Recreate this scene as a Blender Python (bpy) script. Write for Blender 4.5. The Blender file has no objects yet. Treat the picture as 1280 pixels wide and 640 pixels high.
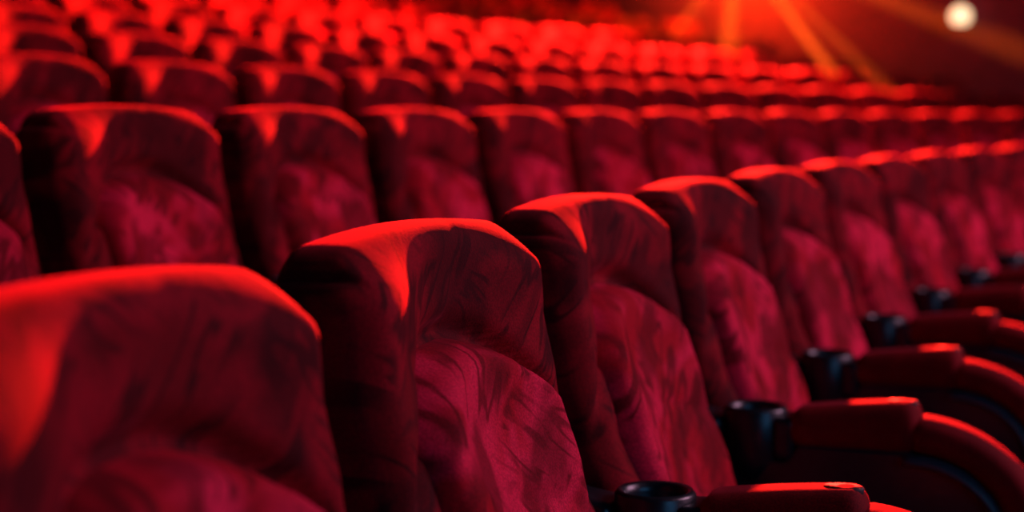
import bpy, bmesh, math, random
from mathutils import Vector, Matrix
random.seed(7)
C = bpy.context.scene.collection
S = bpy.context.scene

# ---------------------------------------------------------------- camera, world, exposure
FPX = 2076.9
PITCH = 0.0842
CAM_H = 1.098
cam = bpy.data.cameras.new('camera')
cam.sensor_width = 36.0
cam.lens = FPX / 1280 * 36.0
cam.clip_start = 0.02
cam.dof.use_dof = True
cam.dof.focus_distance = 1.62
cam.dof.aperture_fstop = 3.0
camo = bpy.data.objects.new('camera', cam)
camo.location = (0, 0, CAM_H)
camo.rotation_euler = (math.pi / 2 - PITCH, 0, 0)
C.objects.link(camo)
S.camera = camo
S.view_settings.view_transform = 'Standard'
S.view_settings.look = 'None'
S.view_settings.gamma = 1.0
S.view_settings.use_curve_mapping = False
S.view_settings.exposure = 0.0
S.cycles.diffuse_bounces = 2

# ---------------------------------------------------------------- seating plan (metres)
TH = 0.3857            # heading of the rows
K0, K1 = 0.0451, -0.0001
D0, Z0 = 0.7437, 2.9978
SP = 0.8963            # row spacing
PITCH_SEAT = 0.56
TV = Vector((math.sin(TH), math.cos(TH)))
FV = Vector((math.cos(TH), -math.sin(TH)))
def row_floor(i): return 0.1119 * i + 0.0052 * i * i
def on_row(i, u, x=0.0, y=0.0):
    """world (x, y) and heading of a point on row i: arc length u, x ahead of the back, y along the row"""
    R = 1 / (K0 + K1 * i)
    base = -FV * (D0 + i * SP) + TV * Z0
    c = base + FV * R
    a = u / R
    pos = c + R * (-FV * math.cos(a) + TV * math.sin(a))
    f = FV * math.cos(a) - TV * math.sin(a)
    t = TV * math.cos(a) + FV * math.sin(a)
    p = pos + f * x + t * y
    return p, f, t
def to_px(x, y, z):
    dz = z - CAM_H
    c, s = math.cos(PITCH), math.sin(PITCH)
    d = y * c - dz * s
    h = dz * c + y * s
    if d < 0.05: return None
    return 640 + FPX * x / d, 320 - FPX * h / d
PHASE = [-2.3948, -0.9639, 0.5542 - 0.03, 1.5818, 2.58, 3.47, 4.42, 5.24, 6.1, 6.95, 7.8, 8.6]
NROWS = 12
# far side wall: square to the rows, touched by the fourth row
_p, _f, _t = on_row(3, 9.6)
WALL_P, WALL_T, WALL_F = _p.copy(), _t.copy(), _f.copy()
def wall_point(px, off=0.0):
    """point of the far wall met by the sight line through image column px, off metres in front of it"""
    dx = (px - 640) / FPX
    dr = Vector((dx, 1.0))
    k = (WALL_P - WALL_T * off).dot(WALL_T) / dr.dot(WALL_T)
    return dr * k

# ---------------------------------------------------------------- world and lights
W = bpy.data.worlds.new('world'); S.world = W
W.use_nodes = True
W.node_tree.nodes['Background'].inputs[0].default_value = (0.25, 0.10, 0.30, 1)
W.node_tree.nodes['Background'].inputs[1].default_value = 0.005

def aim(o, target):
    o.rotation_euler = (Vector(target) - o.location).to_track_quat('-Z', 'Y').to_euler()
def light(name, kind, loc, energy, color, target=None, **kw):
    l = bpy.data.lights.new(name, kind)
    l.energy = energy; l.color = color
    for k, v in kw.items(): setattr(l, k, v)
    o = bpy.data.objects.new(name, l); o.location = loc
    C.objects.link(o)
    if target is not None: aim(o, target)
    return o
A2, _, _ = on_row(0, PHASE[0] + 0.8)
def at_px(px, py, off):
    """point in front of the far wall on the sight line through a photo pixel"""
    w = wall_point(px, off)
    return Vector((w.x, w.y, CAM_H + w.y * math.tan(math.atan((320 - py) / FPX) - PITCH)))
# key: the house spotlight high on the far wall
KEY_POS = at_px(960, -195, 0.45)
light('key_spotlight', 'SPOT', KEY_POS, 32000, (1.0, 0.018, 0.010),
      (-1.8, 4.0, 1.1), spot_size=math.radians(82), spot_blend=0.6, shadow_soft_size=0.05)
# orange lamp on the far wall just above the view, with narrow spots added to draw its streaks
GLOW_POS = at_px(918, -70, 0.28)
light('wall_lamp_bulb', 'POINT', GLOW_POS, 260, (1.0, 0.13, 0.003), shadow_soft_size=0.08)
for px_, py_, e_, ang_ in ((812, 85, 260, 1.6), (828, 90, 160, 1.2), (1060, 120, 300, 2.2), (1105, 110, 130, 1.8), (905, 100, 50, 6.0), (1210, 40, 70, 3.0), (650, 60, 70, 3.0)):
    light('streak_spot', 'SPOT', GLOW_POS, e_ * 1700, (1.0, 0.10, 0.006), at_px(px_, py_, 1.7), spot_size=math.radians(ang_ * 1.0), spot_blend=0.6, shadow_soft_size=0.01)
# soft pink fill added in front of the seats
p = Vector((A2.x, A2.y)) + FV * 4.2 + TV * 3.2
light('front_fill', 'AREA', (p.x, p.y, 3.4), 190, (1.0, 0.5, 0.75), (A2.x + 1, A2.y + 2.5, 0.8), shape='RECTANGLE', size=3.0, size_y=2.0)

# weak blue fill added to pick out the black plastic
p = Vector((A2.x, A2.y)) + FV * 3.0 - TV * 1.2
light('cool_fill', 'AREA', (p.x, p.y, 1.9), 12, (0.10, 0.45, 1.0), (A2.x + 1, A2.y + 1.5, 0.7), shape='RECTANGLE', size=1.6, size_y=1.0)

# ---------------------------------------------------------------- materials
def mat(name):
    m = bpy.data.materials.new(name); m.use_nodes = True
    nt = m.node_tree
    return m, nt, nt.nodes['Principled BSDF']
def N(nt, typ, **kw):
    n = nt.nodes.new(typ)
    for k, v in kw.items(): setattr(n, k, v)
    return n
def ramp(nt, src, stops, interp='LINEAR'):
    r = N(nt, 'ShaderNodeValToRGB')
    r.color_ramp.interpolation = interp
    e = r.color_ramp.elements
    e[0].position, e[0].color = stops[0][0], stops[0][1]
    e[1].position, e[1].color = stops[-1][0], stops[-1][1]
    for p_, c_ in stops[1:-1]:
        x = e.new(p_); x.color = c_
    nt.links.new(src, r.inputs[0])
    return r.outputs[0]
def mixc(nt, fac, a, b, mode='MIX'):
    m = N(nt, 'ShaderNodeMix', data_type='RGBA', blend_type=mode)
    if isinstance(fac, (int, float)): m.inputs[0].default_value = fac
    else: nt.links.new(fac, m.inputs[0])
    for sock, v in ((m.inputs[6], a), (m.inputs[7], b)):
        if isinstance(v, tuple): sock.default_value = v
        else: nt.links.new(v, sock)
    return m.outputs[2]
g = lambda v: (v, v, v, 1)
def velvet(name, base, dark, lightc, marks=1.0, sheen=0.25):
    m, nt, b = mat(name)
    tc = N(nt, 'ShaderNodeTexCoord'); oi = N(nt, 'ShaderNodeObjectInfo')
    off = N(nt, 'ShaderNodeVectorMath', operation='SCALE'); off.inputs[0].default_value = (13.1, 7.7, 21.3)
    nt.links.new(oi.outputs['Random'], off.inputs['Scale'])
    add = N(nt, 'ShaderNodeVectorMath', operation='ADD')
    nt.links.new(tc.outputs['Object'], add.inputs[0]); nt.links.new(off.outputs[0], add.inputs[1])
    vec = add.outputs[0]
    # brushed nap: long slanted hand strokes
    def strokes(deg, size, dist, detail=3):
        mp = N(nt, 'ShaderNodeMapping'); mp.vector_type = 'TEXTURE'
        mp.inputs['Rotation'].default_value = (math.radians(deg), 0, 0); mp.inputs['Scale'].default_value = size
        nt.links.new(vec, mp.inputs[0])
        n = N(nt, 'ShaderNodeTexNoise'); n.inputs['Scale'].default_value = 1.0; n.inputs['Detail'].default_value = detail; n.inputs['Distortion'].default_value = dist
        nt.links.new(mp.outputs[0], n.inputs['Vector'])
        return n.outputs[0]
    n1 = strokes(50, (0.07, 0.17, 0.085), 0.5, 2)
    n2 = strokes(50, (0.5, 0.12, 0.022), 0.08, 1)
    n2b = strokes(-38, (0.5, 0.09, 0.024), 0.08, 1)
    n3 = strokes(30, (0.1, 0.12, 0.09), 0.6, 2)
    mask = strokes(10, (0.2, 0.10, 0.08), 0.3, 1)
    fine = N(nt, 'ShaderNodeTexNoise'); fine.inputs['Scale'].default_value = 420; fine.inputs['Detail'].default_value = 2
    nt.links.new(tc.outputs['Object'], fine.inputs['Vector'])
    s1 = ramp(nt, n1, [(0.43, g(0)), (0.53, g(1))])
    line = [(0.44, g(1)), (0.475, g(0)), (0.525, g(0)), (0.56, g(1))]
    s2 = ramp(nt, n2, line)
    s2b = ramp(nt, n2b, line)
    s3 = ramp(nt, n3, [(0.40, g(0)), (0.58, g(1))])
    mk = ramp(nt, mask, [(0.44, g(1)), (0.50, g(0))])
    mki = ramp(nt, mask, [(0.53, g(0)), (0.62, g(1))])
    c0 = mixc(nt, s3, base, lightc)
    c1 = mixc(nt, s1, mixc(nt, 0.70 * marks, c0, dark), c0)
    ln = mixc(nt, mk, g(1), s2)
    ln2 = mixc(nt, mki, g(1), s2b)
    c2a = mixc(nt, ln, mixc(nt, 0.8 * marks, c1, dark), c1)
    c2 = mixc(nt, ln2, mixc(nt, 0.75 * marks, c2a, dark), c2a)
    fr = ramp(nt, fine.outputs[0], [(0.35, g(0.72)), (0.65, g(1.18))])
    c3 = mixc(nt, 1.0, c2, fr, 'MULTIPLY')
    nt.links.new(c3, b.inputs['Base Color'])
    b.inputs['Roughness'].default_value = 0.85
    b.inputs['Specular IOR Level'].default_value = 0.12
    b.inputs['Sheen Weight'].default_value = sheen
    b.inputs['Sheen Roughness'].default_value = 0.35
    b.inputs['Sheen Tint'].default_value = (1.0, 0.05, 0.11, 1)
    bp = N(nt, 'ShaderNodeBump'); bp.inputs['Strength'].default_value = 0.35; bp.inputs['Distance'].default_value = 0.004
    hm = N(nt, 'ShaderNodeMath', operation='MULTIPLY_ADD')
    nt.links.new(fine.outputs[0], hm.inputs[0]); hm.inputs[1].default_value = 0.25
    nt.links.new(n1, hm.inputs[2])
    nt.links.new(hm.outputs[0], bp.inputs['Height'])
    nt.links.new(bp.outputs[0], b.inputs['Normal'])
    return m
M = {}
M['velvet'] = velvet('red_velvet', (0.18, 0.0012, 0.006, 1), (0.035, 0.0004, 0.002, 1), (0.27, 0.0016, 0.010, 1))
M['pad'] = velvet('crimson_velvet', (0.42, 0.002, 0.014, 1), (0.12, 0.0006, 0.004, 1), (0.70, 0.014, 0.062, 1), marks=1.0, sheen=0.3)
M['arm'] = velvet('armrest_velvet', (0.15, 0.001, 0.004, 1), (0.10, 0.0007, 0.003, 1), (0.20, 0.0012, 0.006, 1), marks=0.5, sheen=0.2)
def plain(name, col, rough, spec=0.5, noise=0.0, scale=60, metallic=0.0):
    m, nt, b = mat(name)
    tc = N(nt, 'ShaderNodeTexCoord')
    n = N(nt, 'ShaderNodeTexNoise'); n.inputs['Scale'].default_value = scale; n.inputs['Detail'].default_value = 3
    nt.links.new(tc.outputs['Object'], n.inputs['Vector'])
    lo = tuple(c * (1 - noise) for c in col) + (1,); hi = tuple(c * (1 + noise) for c in col) + (1,)
    nt.links.new(ramp(nt, n.outputs[0], [(0.3, lo), (0.7, hi)]), b.inputs['Base Color'])
    b.inputs['Roughness'].default_value = rough
    b.inputs['Specular IOR Level'].default_value = spec
    b.inputs['Metallic'].default_value = metallic
    bp = N(nt, 'ShaderNodeBump'); bp.inputs['Strength'].default_value = 0.15; bp.inputs['Distance'].default_value = 0.002
    nt.links.new(n.outputs[0], bp.inputs['Height']); nt.links.new(bp.outputs[0], b.inputs['Normal'])
    return m
M['plastic'] = plain('black_plastic', (0.010, 0.013, 0.017), 0.33, 0.5, 0.3, 90)
M['trim'] = plain('grey_rubber_trim', (0.035, 0.05, 0.065), 0.42, 0.5, 0.2, 120)
M['shell'] = plain('dark_back_shell', (0.015, 0.010, 0.012), 0.6, 0.3, 0.3, 60)
M['carpet'] = plain('dark_carpet', (0.012, 0.012, 0.022), 0.95, 0.1, 0.5, 300)
M['wallm'] = plain('maroon_wall_fabric', (0.12, 0.016, 0.042), 0.9, 0.1, 0.15, 8)
M['metal'] = plain('dark_steel', (0.03, 0.03, 0.035), 0.4, 0.5, 0.2, 80, 0.6)
def glow(name, col, strength):
    m, nt, b = mat(name)
    b.inputs['Base Color'].default_value = (0.8, 0.7, 0.6, 1)
    b.inputs['Emission Color'].default_value = col
    b.inputs['Emission Strength'].default_value = strength
    return m
M['globe'] = glow('lamp_glass', (1.0, 0.72, 0.40, 1), 1.7)
M['lens'] = glow('orange_lens', (1.0, 0.30, 0.03, 1), 30)

# ---------------------------------------------------------------- helpers
def obj(name, bm, m, parent=None, smooth=True):
    bmesh.ops.recalc_face_normals(bm, faces=bm.faces)
    me = bpy.data.meshes.new(name); bm.to_mesh(me); bm.free()
    me.materials.append(m)
    if smooth:
        for f in me.polygons: f.use_smooth = True
    o = bpy.data.objects.new(name, me); C.objects.link(o)
    if parent: o.parent = parent
    return o
def thing(name, label, cat, loc=(0, 0, 0), rz=0.0, group=None):
    o = bpy.data.objects.new(name, None); C.objects.link(o)
    o.empty_display_size = 0.1
    o.location = loc; o.rotation_euler = (0, 0, rz)
    o['label'] = label; o['category'] = cat
    if group: o['group'] = group
    return o
def lerp_table(tab, z):
    if z >= tab[0][0]: return tab[0][1:]
    for a, b in zip(tab, tab[1:]):
        if z >= b[0]:
            k = (z - b[0]) / (a[0] - b[0])
            k = k * k * (3 - 2 * k) * 0.4 + k * 0.6
            return tuple(q + (p_ - q) * k for p_, q in zip(a[1:], b[1:]))
    return tab[-1][1:]
def sstep(a, b, x):
    t = max(0.0, min(1.0, (x - a) / (b - a))); return t * t * (3 - 2 * t)
def cube_grid(nx, ny, nz, remap=None):
    """closed cube surface, coordinates in [-1,1]^3 on a lattice"""
    bm = bmesh.new(); vs = {}
    def V(i, j, k):
        if (i, j, k) not in vs:
            vs[(i, j, k)] = bm.verts.new((2 * i / nx - 1, 2 * j / ny - 1, 2 * k / nz - 1))
        return vs[(i, j, k)]
    for i in (0, nx):
        for j in range(ny):
            for k in range(nz): bm.faces.new((V(i, j, k), V(i, j + 1, k), V(i, j + 1, k + 1), V(i, j, k + 1)))
    for j in (0, ny):
        for i in range(nx):
            for k in range(nz): bm.faces.new((V(i, j, k), V(i + 1, j, k), V(i + 1, j, k + 1), V(i, j, k + 1)))
    for k in (0, nz):
        for i in range(nx):
            for j in range(ny): bm.faces.new((V(i, j, k), V(i + 1, j, k), V(i + 1, j + 1, k), V(i, j + 1, k)))
    return bm
def dense(t, r, h):
    """spread lattice so that edges get more samples"""
    return math.copysign(abs(t) ** 0.8, t)
def round_box(p, h, r):
    q = Vector([max(-(h[i] - r[i]), min(h[i] - r[i], p[i] * h[i])) for i in range(3)])
    d = Vector([(p[i] * h[i] - q[i]) / r[i] for i in range(3)])
    m = max(abs(c) for c in d)
    if m < 1e-9: return q
    d = d.normalized() * m
    return Vector([q[i] + d[i] * r[i] for i in range(3)])
def soft_block(x0, x1, y0, y1, z0, z1, r, n=(10, 10, 10), fn=None):
    bm = cube_grid(*n)
    h = ((x1 - x0) / 2, (y1 - y0) / 2, (z1 - z0) / 2)
    c = Vector(((x0 + x1) / 2, (y0 + y1) / 2, (z0 + z1) / 2))
    rr = r if isinstance(r, tuple) else (r, r, r)
    for v in bm.verts:
        s = Vector([dense(t, 0, 0) for t in v.co])
        p = c + round_box(s, h, rr)
        v.co = fn(p) if fn else p
    return bm
def add_tube(bm, pts, r, seg=10, cap=True):
    rings = []
    for i, p in enumerate(pts):
        p = Vector(p)
        a = Vector(pts[max(0, i - 1)]); b = Vector(pts[min(len(pts) - 1, i + 1)])
        d = (b - a).normalized(); up = Vector((0, 0, 1)) if abs(d.z) < 0.9 else Vector((1, 0, 0))
        s = d.cross(up).normalized(); t = s.cross(d)
        rr = r[i] if isinstance(r, (list, tuple)) else r
        rings.append([bm.verts.new(p + s * rr * math.cos(2 * math.pi * q / seg) + t * rr * math.sin(2 * math.pi * q / seg)) for q in range(seg)])
    for A, B in zip(rings, rings[1:]):
        for q in range(seg): bm.faces.new((A[q], A[(q + 1) % seg], B[(q + 1) % seg], B[q]))
    if cap:
        bm.faces.new(rings[0]); bm.faces.new(rings[-1])
def lathe(bm, prof, seg=28, c=(0, 0, 0), axis='z'):
    rings = []
    for r, z in prof:
        ring = []
        for q in range(seg):
            a = 2 * math.pi * q / seg
            x, y, zz = r * math.cos(a), r * math.sin(a), z
            if axis == 'x': x, y, zz = z, r * math.cos(a), r * math.sin(a)
            ring.append(bm.verts.new((c[0] + x, c[1] + y, c[2] + zz)))
        rings.append(ring)
    for A, B in zip(rings, rings[1:]):
        for q in range(seg): bm.faces.new((A[q], A[(q + 1) % seg], B[(q + 1) % seg], B[q]))
    for R_ in (rings[0], rings[-1]):
        if (R_[0].co - R_[7].co).length > 1e-5: bm.faces.new(R_)
def prism_y(outline, y0, y1, bev=0.0, seg=2):
    """outline (x, z) extruded across the row"""
    bm = bmesh.new()
    a = [bm.verts.new((x, y0, z)) for x, z in outline]; b = [bm.verts.new((x, y1, z)) for x, z in outline]
    bm.faces.new(a); bm.faces.new(b)
    n = len(outline)
    for i in range(n): bm.faces.new((a[i], a[(i + 1) % n], b[(i + 1) % n], b[i]))
    bmesh.ops.recalc_face_normals(bm, faces=bm.faces)
    if bev:
        es = [e for e in bm.edges if len(e.link_faces) == 2 and e.calc_face_angle(0) > 0.6]
        bmesh.ops.bevel(bm, geom=es, offset=bev, segments=seg, profile=0.6, affect='EDGES', clamp_overlap=True)
    return bm

# ---------------------------------------------------------------- the setting
def wall_u(i, x=0.0):
    """arc length at which row i meets the far wall"""
    lo, hi = 0.0, 16.0
    for _ in range(40):
        mid = (lo + hi) / 2
        p_, f_, t_ = on_row(i, mid, x)
        if (p_ - WALL_P).dot(WALL_T) < 0: lo = mid
        else: hi = mid
    return lo
bm = bmesh.new()
for i in range(-2, NROWS + 1):
    zt = row_floor(i) if i >= 0 else 0.11 * i
    x0, x1 = -0.14, 0.757 + 0.02
    if i == NROWS: x0 = -2.5
    prev = None
    ue = wall_u(i)
    us = [-6 + (ue + 6) * q / 40 for q in range(41)]
    for u in us:
        ps = [on_row(i, u, x)[0] for x in (x0, x1)]
        vv = [bm.verts.new((ps[0].x, ps[0].y, zt)), bm.verts.new((ps[1].x, ps[1].y, zt)),
              bm.verts.new((ps[1].x, ps[1].y, -1.2)), bm.verts.new((ps[0].x, ps[0].y, -1.2))]
        if prev:
            for q in range(4): bm.faces.new((prev[q], prev[(q + 1) % 4], vv[(q + 1) % 4], vv[q]))
        else: bm.faces.new(vv)
        prev = vv
    bm.faces.new(prev)
o = obj('floor', bm, M['carpet'], smooth=False); o['kind'] = 'structure'
# walls
def slab(name, p0, p1, z0, z1, th, m):
    d = (p1 - p0).normalized(); n = Vector((-d.y, d.x))
    bm = bmesh.new()
    vs = []
    for z in (z0, z1):
        for p_ in (p0, p1, p1 + n * th, p0 + n * th): vs.append(bm.verts.new((p_.x, p_.y, z)))
    for f in ((0, 1, 2, 3), (4, 5, 6, 7), (0, 1, 5, 4), (1, 2, 6, 5), (2, 3, 7, 6), (3, 0, 4, 7)): bm.faces.new([vs[q] for q in f])
    o = obj(name, bm, m, smooth=False); o['kind'] = 'structure'
    return o
slab('wall_far', WALL_P + WALL_F * 9, WALL_P - WALL_F * 12, -1.2, 6.2, -0.3, M['wallm'])
pa = on_row(NROWS, -5, -2.3)[0]; pb = on_row(NROWS, 14, -2.3)[0]
slab('wall_back', pa, pb, -1.2, 6.2, 0.3, M['wallm'])

# ---------------------------------------------------------------- one seat
HW = 0.236
PROFILE = [  # z from the crest, rear x, front x
    (0.00, -0.028, 0.043), (-0.10, -0.026, 0.049), (-0.18, -0.012, 0.066), (-0.26, 0.018, 0.094),
    (-0.36, 0.052, 0.137), (-0.50, 0.105, 0.190), (-0.62, 0.150, 0.232)]
def arch(y):
    """height of the lumbar pad's upper edge below the crest"""
    return -0.110 - 0.072 * (abs(y) / 0.168) ** 2.4
def front_x(y, z):
    """front surface of the backrest before the pad"""
    _, xf = lerp_table(PROFILE, z)
    k = min(1.0, abs(y) / HW)
    head = 0.006 * (1 - k ** 2.4) * sstep(-0.19, -0.10, z) * sstep(0.02, -0.05, z)
    d = z - arch(y)
    groove = -0.019 * math.exp(-((d - 0.006) / 0.014) ** 2) * sstep(1.0, 0.8, k)
    bol = 0.042 * (sstep(0.10, 0.92, k) - 0.22) * sstep(0.01, -0.05, z) * (1 - 0.35 * sstep(-0.15, -0.30, z))
    roll = -0.012 * sstep(0.86, 1.0, k)
    crease = 0.0
    for (cy, cz, an, ln, am) in ((0.10, -0.155, 0.5, 0.09, 0.004), (-0.05, -0.085, 1.1, 0.06, 0.003), (0.03, -0.075, 1.25, 0.07, 0.003),
                                 (0.13, -0.10, 0.9, 0.05, 0.003), (-0.15, -0.22, 1.3, 0.08, 0.003), (-0.12, -0.13, -0.7, 0.05, 0.003)):
        dy, dz = y - cy, z - cz
        a = dy * math.cos(an) + dz * math.sin(an); b = -dy * math.sin(an) + dz * math.cos(an)
        crease -= am * math.exp(-(a / ln) ** 2 - (b / 0.007) ** 2)
    return xf + head + groove + bol + roll + crease
def back_shape(p):
    """p: x in [-1,1] rear..front, y metres, z metres below the crest -> seat space"""
    a, y, z = p
    RC = 0.060
    u = (abs(y) - (HW - RC)) / RC; v = (z + RC) / RC
    if u > 0 and v > 0:
        m = max(u, v); L = math.hypot(u, v)
        u, v = u / L * m, v / L * m
        y = math.copysign(HW - RC + u * RC, y); z = -RC + v * RC
    xr, xf = lerp_table(PROFILE, z)
    xf = front_x(y, z)
    t = (a + 1) / 2
    X = xr + (xf - xr) * t
    k = y / HW
    z2 = z - 0.014 * k * k * sstep(-0.25, 0.0, z)
    z2 += 0.002 * math.sin(math.pi * t) * sstep(-0.05, 0.0, z) - 0.007 * sstep(-0.3, 0.0, z)
    y2 = y * (1 + 0.008 * sstep(-0.30, -0.45, z) - 0.02 * math.exp(-((z + 0.30) / 0.1) ** 2))
    return Vector((X, y2, 1.004 + z2))
def make_backrest():
    bm = cube_grid(12, 56, 72)
    h = (0.052, HW, 0.31); r = (0.026, 0.026, 0.030)
    for v in bm.verts:
        s = Vector((dense(v.co.x, 0, 0), math.copysign(abs(v.co.y) ** 0.85, v.co.y), math.copysign(abs(v.co.z) ** 0.85, v.co.z)))
        q = round_box(s, h, r)
        v.co = back_shape((q.x / h[0], q.y, q.z - 0.31))
    return bm
def make_pad():
    bm = bmesh.new()
    ni, nj = 40, 56
    front, rear = [], []
    for j in range(nj + 1):
        ra, rb = [], []
        for i in range(ni + 1):
            s = 2 * i / ni - 1; t = j / nj
            y = 0.168 * math.copysign(abs(s) ** 0.9, s)
            zt = arch(y) - 0.002
            z = zt + (-0.60 - zt) * (t ** 1.15)
            ey = 1 - abs(y) / 0.168; ez = (zt - z) / 0.022; 
            edge = min(1.0, ey / 0.16) if ey < 0.16 else 1.0
            edge2 = min(1.0, ez) if ez < 1 else 1.0
            rise = 0.031 * math.sqrt(max(0, 1 - (1 - edge) ** 2)) * math.sqrt(max(0, 1 - (1 - edge2) ** 2))
            rise += 0.010 * math.exp(-((z + 0.24) / 0.12) ** 2) * edge * edge2
            rise -= 0.0035 * math.exp(-((z + 0.262 + 0.25 * (y - 0.03)) / 0.008) ** 2) * sstep(-0.06, 0.02, y)
            rise -= 0.003 * math.exp(-((z + 0.30 - 0.5 * y) / 0.007) ** 2) * sstep(0.1, 0.0, abs(y + 0.02))
            x = front_x(y, z) - 0.003 + rise
            k = y / HW
            z2 = z - 0.014 * k * k * sstep(-0.25, 0.0, z)
            y2 = y * (1 + 0.008 * sstep(-0.30, -0.45, z) - 0.02 * math.exp(-((z + 0.30) / 0.1) ** 2))
            ra.append(bm.verts.new((x, y2, 1 + z2))); rb.append(bm.verts.new((x - rise - 0.012, y2, 1 + z2)))
        front.append(ra); rear.append(rb)
    for j in range(nj):
        for i in range(ni):
            bm.faces.new((front[j][i], front[j][i + 1], front[j + 1][i + 1], front[j + 1][i]))
            bm.faces.new((rear[j][i], rear[j][i + 1], rear[j + 1][i + 1], rear[j + 1][i]))
    for j in range(nj):
        for i in (0, ni): bm.faces.new((front[j][i], front[j + 1][i], rear[j + 1][i], rear[j][i]))
    for i in range(ni):
        for j in (0, nj): bm.faces.new((front[j][i], front[j][i + 1], rear[j][i + 1], rear[j][i]))
    return bm
def make_seat(label):
    t = thing('cinema_seat', label, 'seat', group='cinema seats in the raked rows')
    obj('backrest', make_backrest(), M['velvet'], t)
    obj('lumbar_pad', make_pad(), M['pad'], t)
    # hard shell behind the upholstery
    def fn(p):
        xr, _ = lerp_table(PROFILE, p.z)
        return Vector((xr + p.x, p.y, 1.0 + p.z))
    obj('back_shell', soft_block(-0.012, 0.012, -0.19, 0.19, -0.60, -0.10, (0.008, 0.03, 0.03), (4, 14, 20), fn), M['shell'], t)
    def cf(p):
        k = p.y / 0.22
        return Vector((p.x, p.y, p.z - 0.015 * (1 - k * k) * sstep(0.2, 0.4, p.x) - 0.03 * sstep(0.55, 0.70, p.x)))
    obj('seat_cushion', soft_block(0.19, 0.69, -0.225, 0.225, 0.395, 0.50, (0.045, 0.035, 0.04), (18, 18, 8), cf), M['velvet'], t)
    obj('seat_pan', soft_block(0.17, 0.62, -0.20, 0.20, 0.372, 0.408, (0.015, 0.02, 0.015), (8, 8, 4)), M['shell'], t)
    bm = bmesh.new()
    add_tube(bm, [(0.34, 0, 0.38), (0.33, 0, 0.20), (0.33, 0, 0.012)], [0.032, 0.028, 0.034], 14)
    lathe(bm, [(0.0001, 0.0), (0.085, 0.0), (0.085, 0.008), (0.04, 0.02), (0.0001, 0.02)], 24, (0.33, 0, 0))
    obj('support_leg', bm, M['metal'], t)
    return t
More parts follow.
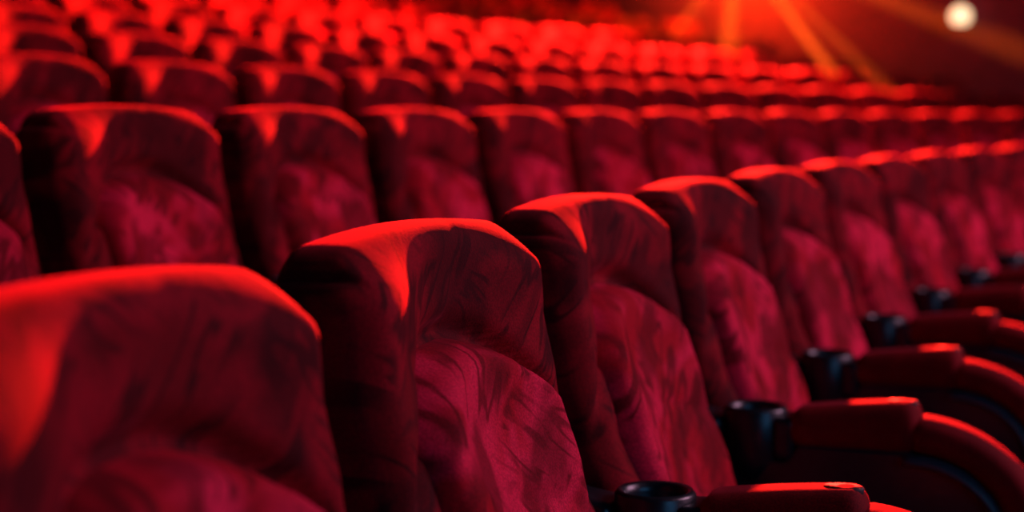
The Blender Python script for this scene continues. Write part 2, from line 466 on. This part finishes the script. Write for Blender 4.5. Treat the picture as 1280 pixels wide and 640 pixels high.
# ---------------------------------------------------------------- one armrest console (stands between two seats)
AY = 0.041   # half width
ARM_UP = 0.027
def make_console(label):
    t = thing('armrest_console', label, 'armrest', group='armrest consoles between the seats')
    # red upholstered rear pad
    top = lambda x: 0.673 + 0.017 * math.sin(math.pi * min(1, max(0, (x - 0.24) / 0.40))) - 0.30 * max(0.0, x - 0.41) ** 1.6
    def f1(p):
        s = (p.z - 0.6) / 0.1
        z = 0.618 + (top(p.x) - 0.618) * s
        return Vector((p.x, p.y * (1 + 0.06 * math.sin(math.pi * s)), z))
    pad = obj('arm_pad', soft_block(0.235, 0.412, -AY, AY, 0.6, 0.7, (0.020, 0.028, 0.045), (18, 14, 10), f1), M['arm'], t)
    # front pad rolling down over the end
    def f2(p):
        s = (p.z - 0.6) / 0.1; k = max(0.0, min(1.0, (p.x - 0.397) / 0.20))
        a = k * 1.25
        cx, cz, R1, R0 = 0.397, 0.505, 0.165, 0.118
        R_ = R0 + (R1 - R0) * s
        return Vector((cx + R_ * 1.12 * math.sin(a), p.y * 1.02, cz + R_ * math.cos(a)))
    obj('arm_pad', soft_block(0.397, 0.597, -AY, AY, 0.6, 0.7, (0.014, 0.028, 0.045), (22, 14, 10), f2), M['arm'], t)
    # grey trim arc below the front pad
    bm = bmesh.new()
    pts = []
    for q in range(15):
        a = -0.05 + 1.5 * q / 14
        pts.append((0.397 + 0.108 * 1.16 * math.sin(a), 0.0, 0.505 + 0.108 * math.cos(a)))
    r0 = 0.010
    add_tube(bm, pts, r0, 10)
    for v in bm.verts: v.co.y *= (AY + 0.006) / r0
    obj('front_trim', bm, M['trim'], t)
    # plastic cup holder with ring
    bm = bmesh.new()
    cx, R0 = 0.185, 0.037
    lathe(bm, [(0.0001, 0.575), (R0 - 0.006, 0.575), (R0 - 0.004, 0.66), (R0 - 0.002, 0.669), (R0 + 0.003, 0.671), (R0 + 0.007, 0.666), (R0 + 0.007, 0.60), (R0 - 0.004, 0.565), (0.0001, 0.565)], 32, (cx, 0, 0))
    obj('cup_holder', bm, M['plastic'], t)
    # plastic cradle round the cup and hinge at the back
    def f3(p):
        return Vector((p.x, p.y * (1.0 - 0.25 * sstep(0.12, 0.07, p.x)), p.z + 0.012 * sstep(0.14, 0.06, p.x)))
    bm = soft_block(0.06, 0.145, -0.036, 0.036, 0.60, 0.658, (0.012, 0.012, 0.014), (10, 10, 8), f3)
    b2 = soft_block(0.215, 0.245, -0.036, 0.036, 0.60, 0.660, (0.006, 0.010, 0.008), (5, 10, 6))
    obj('cradle', bm, M['plastic'], t)
    obj('cradle_end', b2, M['plastic'], t)
    bm = bmesh.new(); add_tube(bm, [(0.075, -0.040, 0.628), (0.075, 0.040, 0.628)], 0.016, 14)
    obj('hinge', bm, M['plastic'], t)
    # body under the pads
    outline = [(0.05, 0.645), (0.05, 0.50), (0.16, 0.40), (0.38, 0.38), (0.48, 0.40), (0.522, 0.47), (0.517, 0.54), (0.487, 0.585), (0.437, 0.61), (0.397, 0.625), (0.25, 0.625), (0.235, 0.60), (0.15, 0.60), (0.14, 0.64)]
    obj('arm_body', prism_y(outline, -0.034, 0.034, 0.006), M['plastic'], t)
    # upholstered side panel down to a foot
    outline = [(0.10, 0.52), (0.10, 0.12), (0.20, 0.05), (0.46, 0.05), (0.56, 0.12), (0.585, 0.40), (0.575, 0.50), (0.50, 0.56), (0.20, 0.56)]
    obj('side_panel', prism_y(outline, -0.026, 0.026, 0.008), M['arm'], t)
    outline = [(0.14, 0.0), (0.52, 0.0), (0.50, 0.05), (0.46, 0.075), (0.22, 0.075), (0.17, 0.05)]
    obj('foot', prism_y(outline, -0.032, 0.032, 0.005), M['plastic'], t)
    # recline button
    bm = bmesh.new()
    lathe(bm, [(0.0001, 0.666), (0.013, 0.666), (0.0145, 0.679), (0.013, 0.6815), (0.0001, 0.6805)], 24, (0.385, 0, 0.0072))
    for v in bm.verts: v.co.x = 0.385 + (v.co.x - 0.385) * 1.5
    obj('button', bm, M['shell'], t)
    return t
def dup(root, loc, rz, label):
    r = root.copy(); C.objects.link(r); r.location = loc; r.rotation_euler = (0, 0, rz); r['label'] = label
    for ch in root.children:
        c = ch.copy(); C.objects.link(c); c.parent = r
    return r
ORD = ['first', 'second', 'third', 'fourth', 'fifth', 'sixth', 'seventh', 'eighth', 'ninth', 'tenth', 'eleventh', 'twelfth', 'thirteenth',
       'fourteenth', 'fifteenth', 'sixteenth', 'seventeenth', 'eighteenth', 'nineteenth', 'twentieth', 'twenty-first', 'twenty-second', 'twenty-third']
seat0 = make_seat('seat'); used = False
con0 = make_console('armrest'); cused = False
for i in range(NROWS):
    zf = row_floor(i)
    ue = wall_u(i) - 0.35
    spots = []
    n = -3
    while True:
        u = PHASE[i] + n * PITCH_SEAT + HW
        n += 1
        if u > ue: break
        p_, f_, t_ = on_row(i, u)
        a = to_px(p_.x, p_.y, zf + 0.99)
        if a is None or p_.y < 0.7: continue
        q_, _, _ = on_row(i, u, 0.07, HW)
        b = to_px(q_.x, q_.y, zf + 0.93)
        if b is None or b[0] < 6 or a[0] > 1400: continue
        if a[1] < -25: continue
        spots.append((u, p_, f_, t_, a))
    for k, (u, p_, f_, t_, a) in enumerate(spots):
        rz = math.atan2(f_.y, f_.x)
        rowname = 'front row' if i == 0 else ORD[i] + ' row from the front'
        lab = 'red velvet cinema seat, %s from the left in the %s' % (ORD[k], rowname)
        if i == 0 and k == 0: lab = 'blurred red velvet seat nearest the camera at lower left, leftmost of front row'
        if i == 0 and k == 1: lab = 'sharply focused red velvet seat with brush marks, second from left in front row'
        loc = (p_.x, p_.y, zf)
        if not used:
            s = seat0; s.location = loc; s.rotation_euler = (0, 0, rz); s['label'] = lab; used = True
        else: s = dup(seat0, loc, rz, lab)
        if i <= 2:
            q, f2, t2 = on_row(i, u + PITCH_SEAT / 2)
            rz2 = math.atan2(f2.y, f2.x)
            lab = 'padded red armrest right of the %s seat, %s' % (ORD[k], rowname)
            if not cused:
                c = con0; c.location = (q.x, q.y, zf + ARM_UP); c.rotation_euler = (0, 0, rz2); c['label'] = lab; cused = True
            else: dup(con0, (q.x, q.y, zf + ARM_UP), rz2, lab)

# ---------------------------------------------------------------- lamps on the far wall
WRZ = math.atan2(-WALL_T.y, -WALL_T.x)     # local +x points off the wall into the room
gp = at_px(1196, 20, 0.14)
t = thing('globe_wall_lamp', 'small round glowing white globe lamp high on the dark far wall at right', 'lamp', gp, WRZ)
bm = bmesh.new(); bmesh.ops.create_uvsphere(bm, u_segments=32, v_segments=20, radius=0.072); obj('globe', bm, M['globe'], t)
bm = bmesh.new(); add_tube(bm, [(-0.13, 0, -0.06), (-0.06, 0, -0.09), (0, 0, -0.075)], 0.012, 12)
lathe(bm, [(0.0001, -0.14), (0.05, -0.14), (0.05, -0.125), (0.02, -0.12), (0.0001, -0.12)], 24, (0, 0, -0.06), 'x'); obj('bracket', bm, M['metal'], t)
bm = bmesh.new(); lathe(bm, [(0.0001, -0.085), (0.03, -0.085), (0.038, -0.055), (0.0001, -0.055)], 24); obj('collar', bm, M['metal'], t)

def wall_spot(name, label, pos, lens_mat, tilt):
    t = thing(name, label, 'lamp', pos, WRZ)
    bm = bmesh.new(); lathe(bm, [(0.0001, -0.30), (0.05, -0.30), (0.075, -0.24), (0.085, -0.06), (0.10, -0.055), (0.10, -0.03), (0.088, -0.03), (0.088, -0.05), (0.0001, -0.05)], 32, (0, 0, 0), 'x')
    for v in bm.verts: v.co = Matrix.Rotation(tilt, 3, 'Y') @ v.co
    obj('housing', bm, M['metal'], t)
    bm = bmesh.new(); lathe(bm, [(0.0001, -0.052), (0.084, -0.050), (0.084, -0.045), (0.0001, -0.042)], 32, (0, 0, 0), 'x')
    for v in bm.verts: v.co = Matrix.Rotation(tilt, 3, 'Y') @ v.co
    obj('lens', bm, lens_mat, t)
    bm = bmesh.new(); add_tube(bm, [(-0.20, -0.11, -0.0), (-0.20, -0.11, 0.16), (-0.20, 0.11, 0.16), (-0.20, 0.11, 0.0)], 0.010, 10)
    add_tube(bm, [(-0.20, 0, 0.16), (-0.44, 0, 0.16)], 0.014, 10)
    obj('yoke', bm, M['metal'], t)
    return t
wall_spot('wall_spotlight', 'house spotlight mounted on the far wall above the orange lamp', KEY_POS, M['lens'], 0.3)
wall_spot('orange_wall_lamp', 'orange lamp on the far wall at top centre, source of the orange beams', GLOW_POS, M['lens'], 0.5)
# scattering volume added before the far wall to carry the glow and streaks
bm = bmesh.new()
c0 = WALL_P + WALL_F * 1.6 - WALL_T * 0.02; c1 = WALL_P - WALL_F * 2.3 - WALL_T * 0.02
c2 = c1 - WALL_T * 2.0; c3 = c0 - WALL_T * 2.0
lo = [bm.verts.new((c.x, c.y, 1.2)) for c in (c0, c1, c2, c3)]; hi = [bm.verts.new((c.x, c.y, 2.5)) for c in (c0, c1, c2, c3)]
bm.faces.new(lo); bm.faces.new(hi)
for q in range(4): bm.faces.new((lo[q], lo[(q + 1) % 4], hi[(q + 1) % 4], hi[q]))
m = bpy.data.materials.new('glow_volume'); m.use_nodes = True; nt = m.node_tree; nt.nodes.clear()
out = nt.nodes.new('ShaderNodeOutputMaterial'); vs = nt.nodes.new('ShaderNodeVolumeScatter')
vs.inputs['Density'].default_value = 0.010; vs.inputs['Color'].default_value = (1, 1, 1, 1)
nt.links.new(vs.outputs[0], out.inputs['Volume'])
o = obj('glow_volume', bm, m, smooth=False); o['kind'] = 'stuff'; o['label'] = 'thin scattering volume added in front of the far wall for the orange glow'; o['category'] = 'glow_volume'
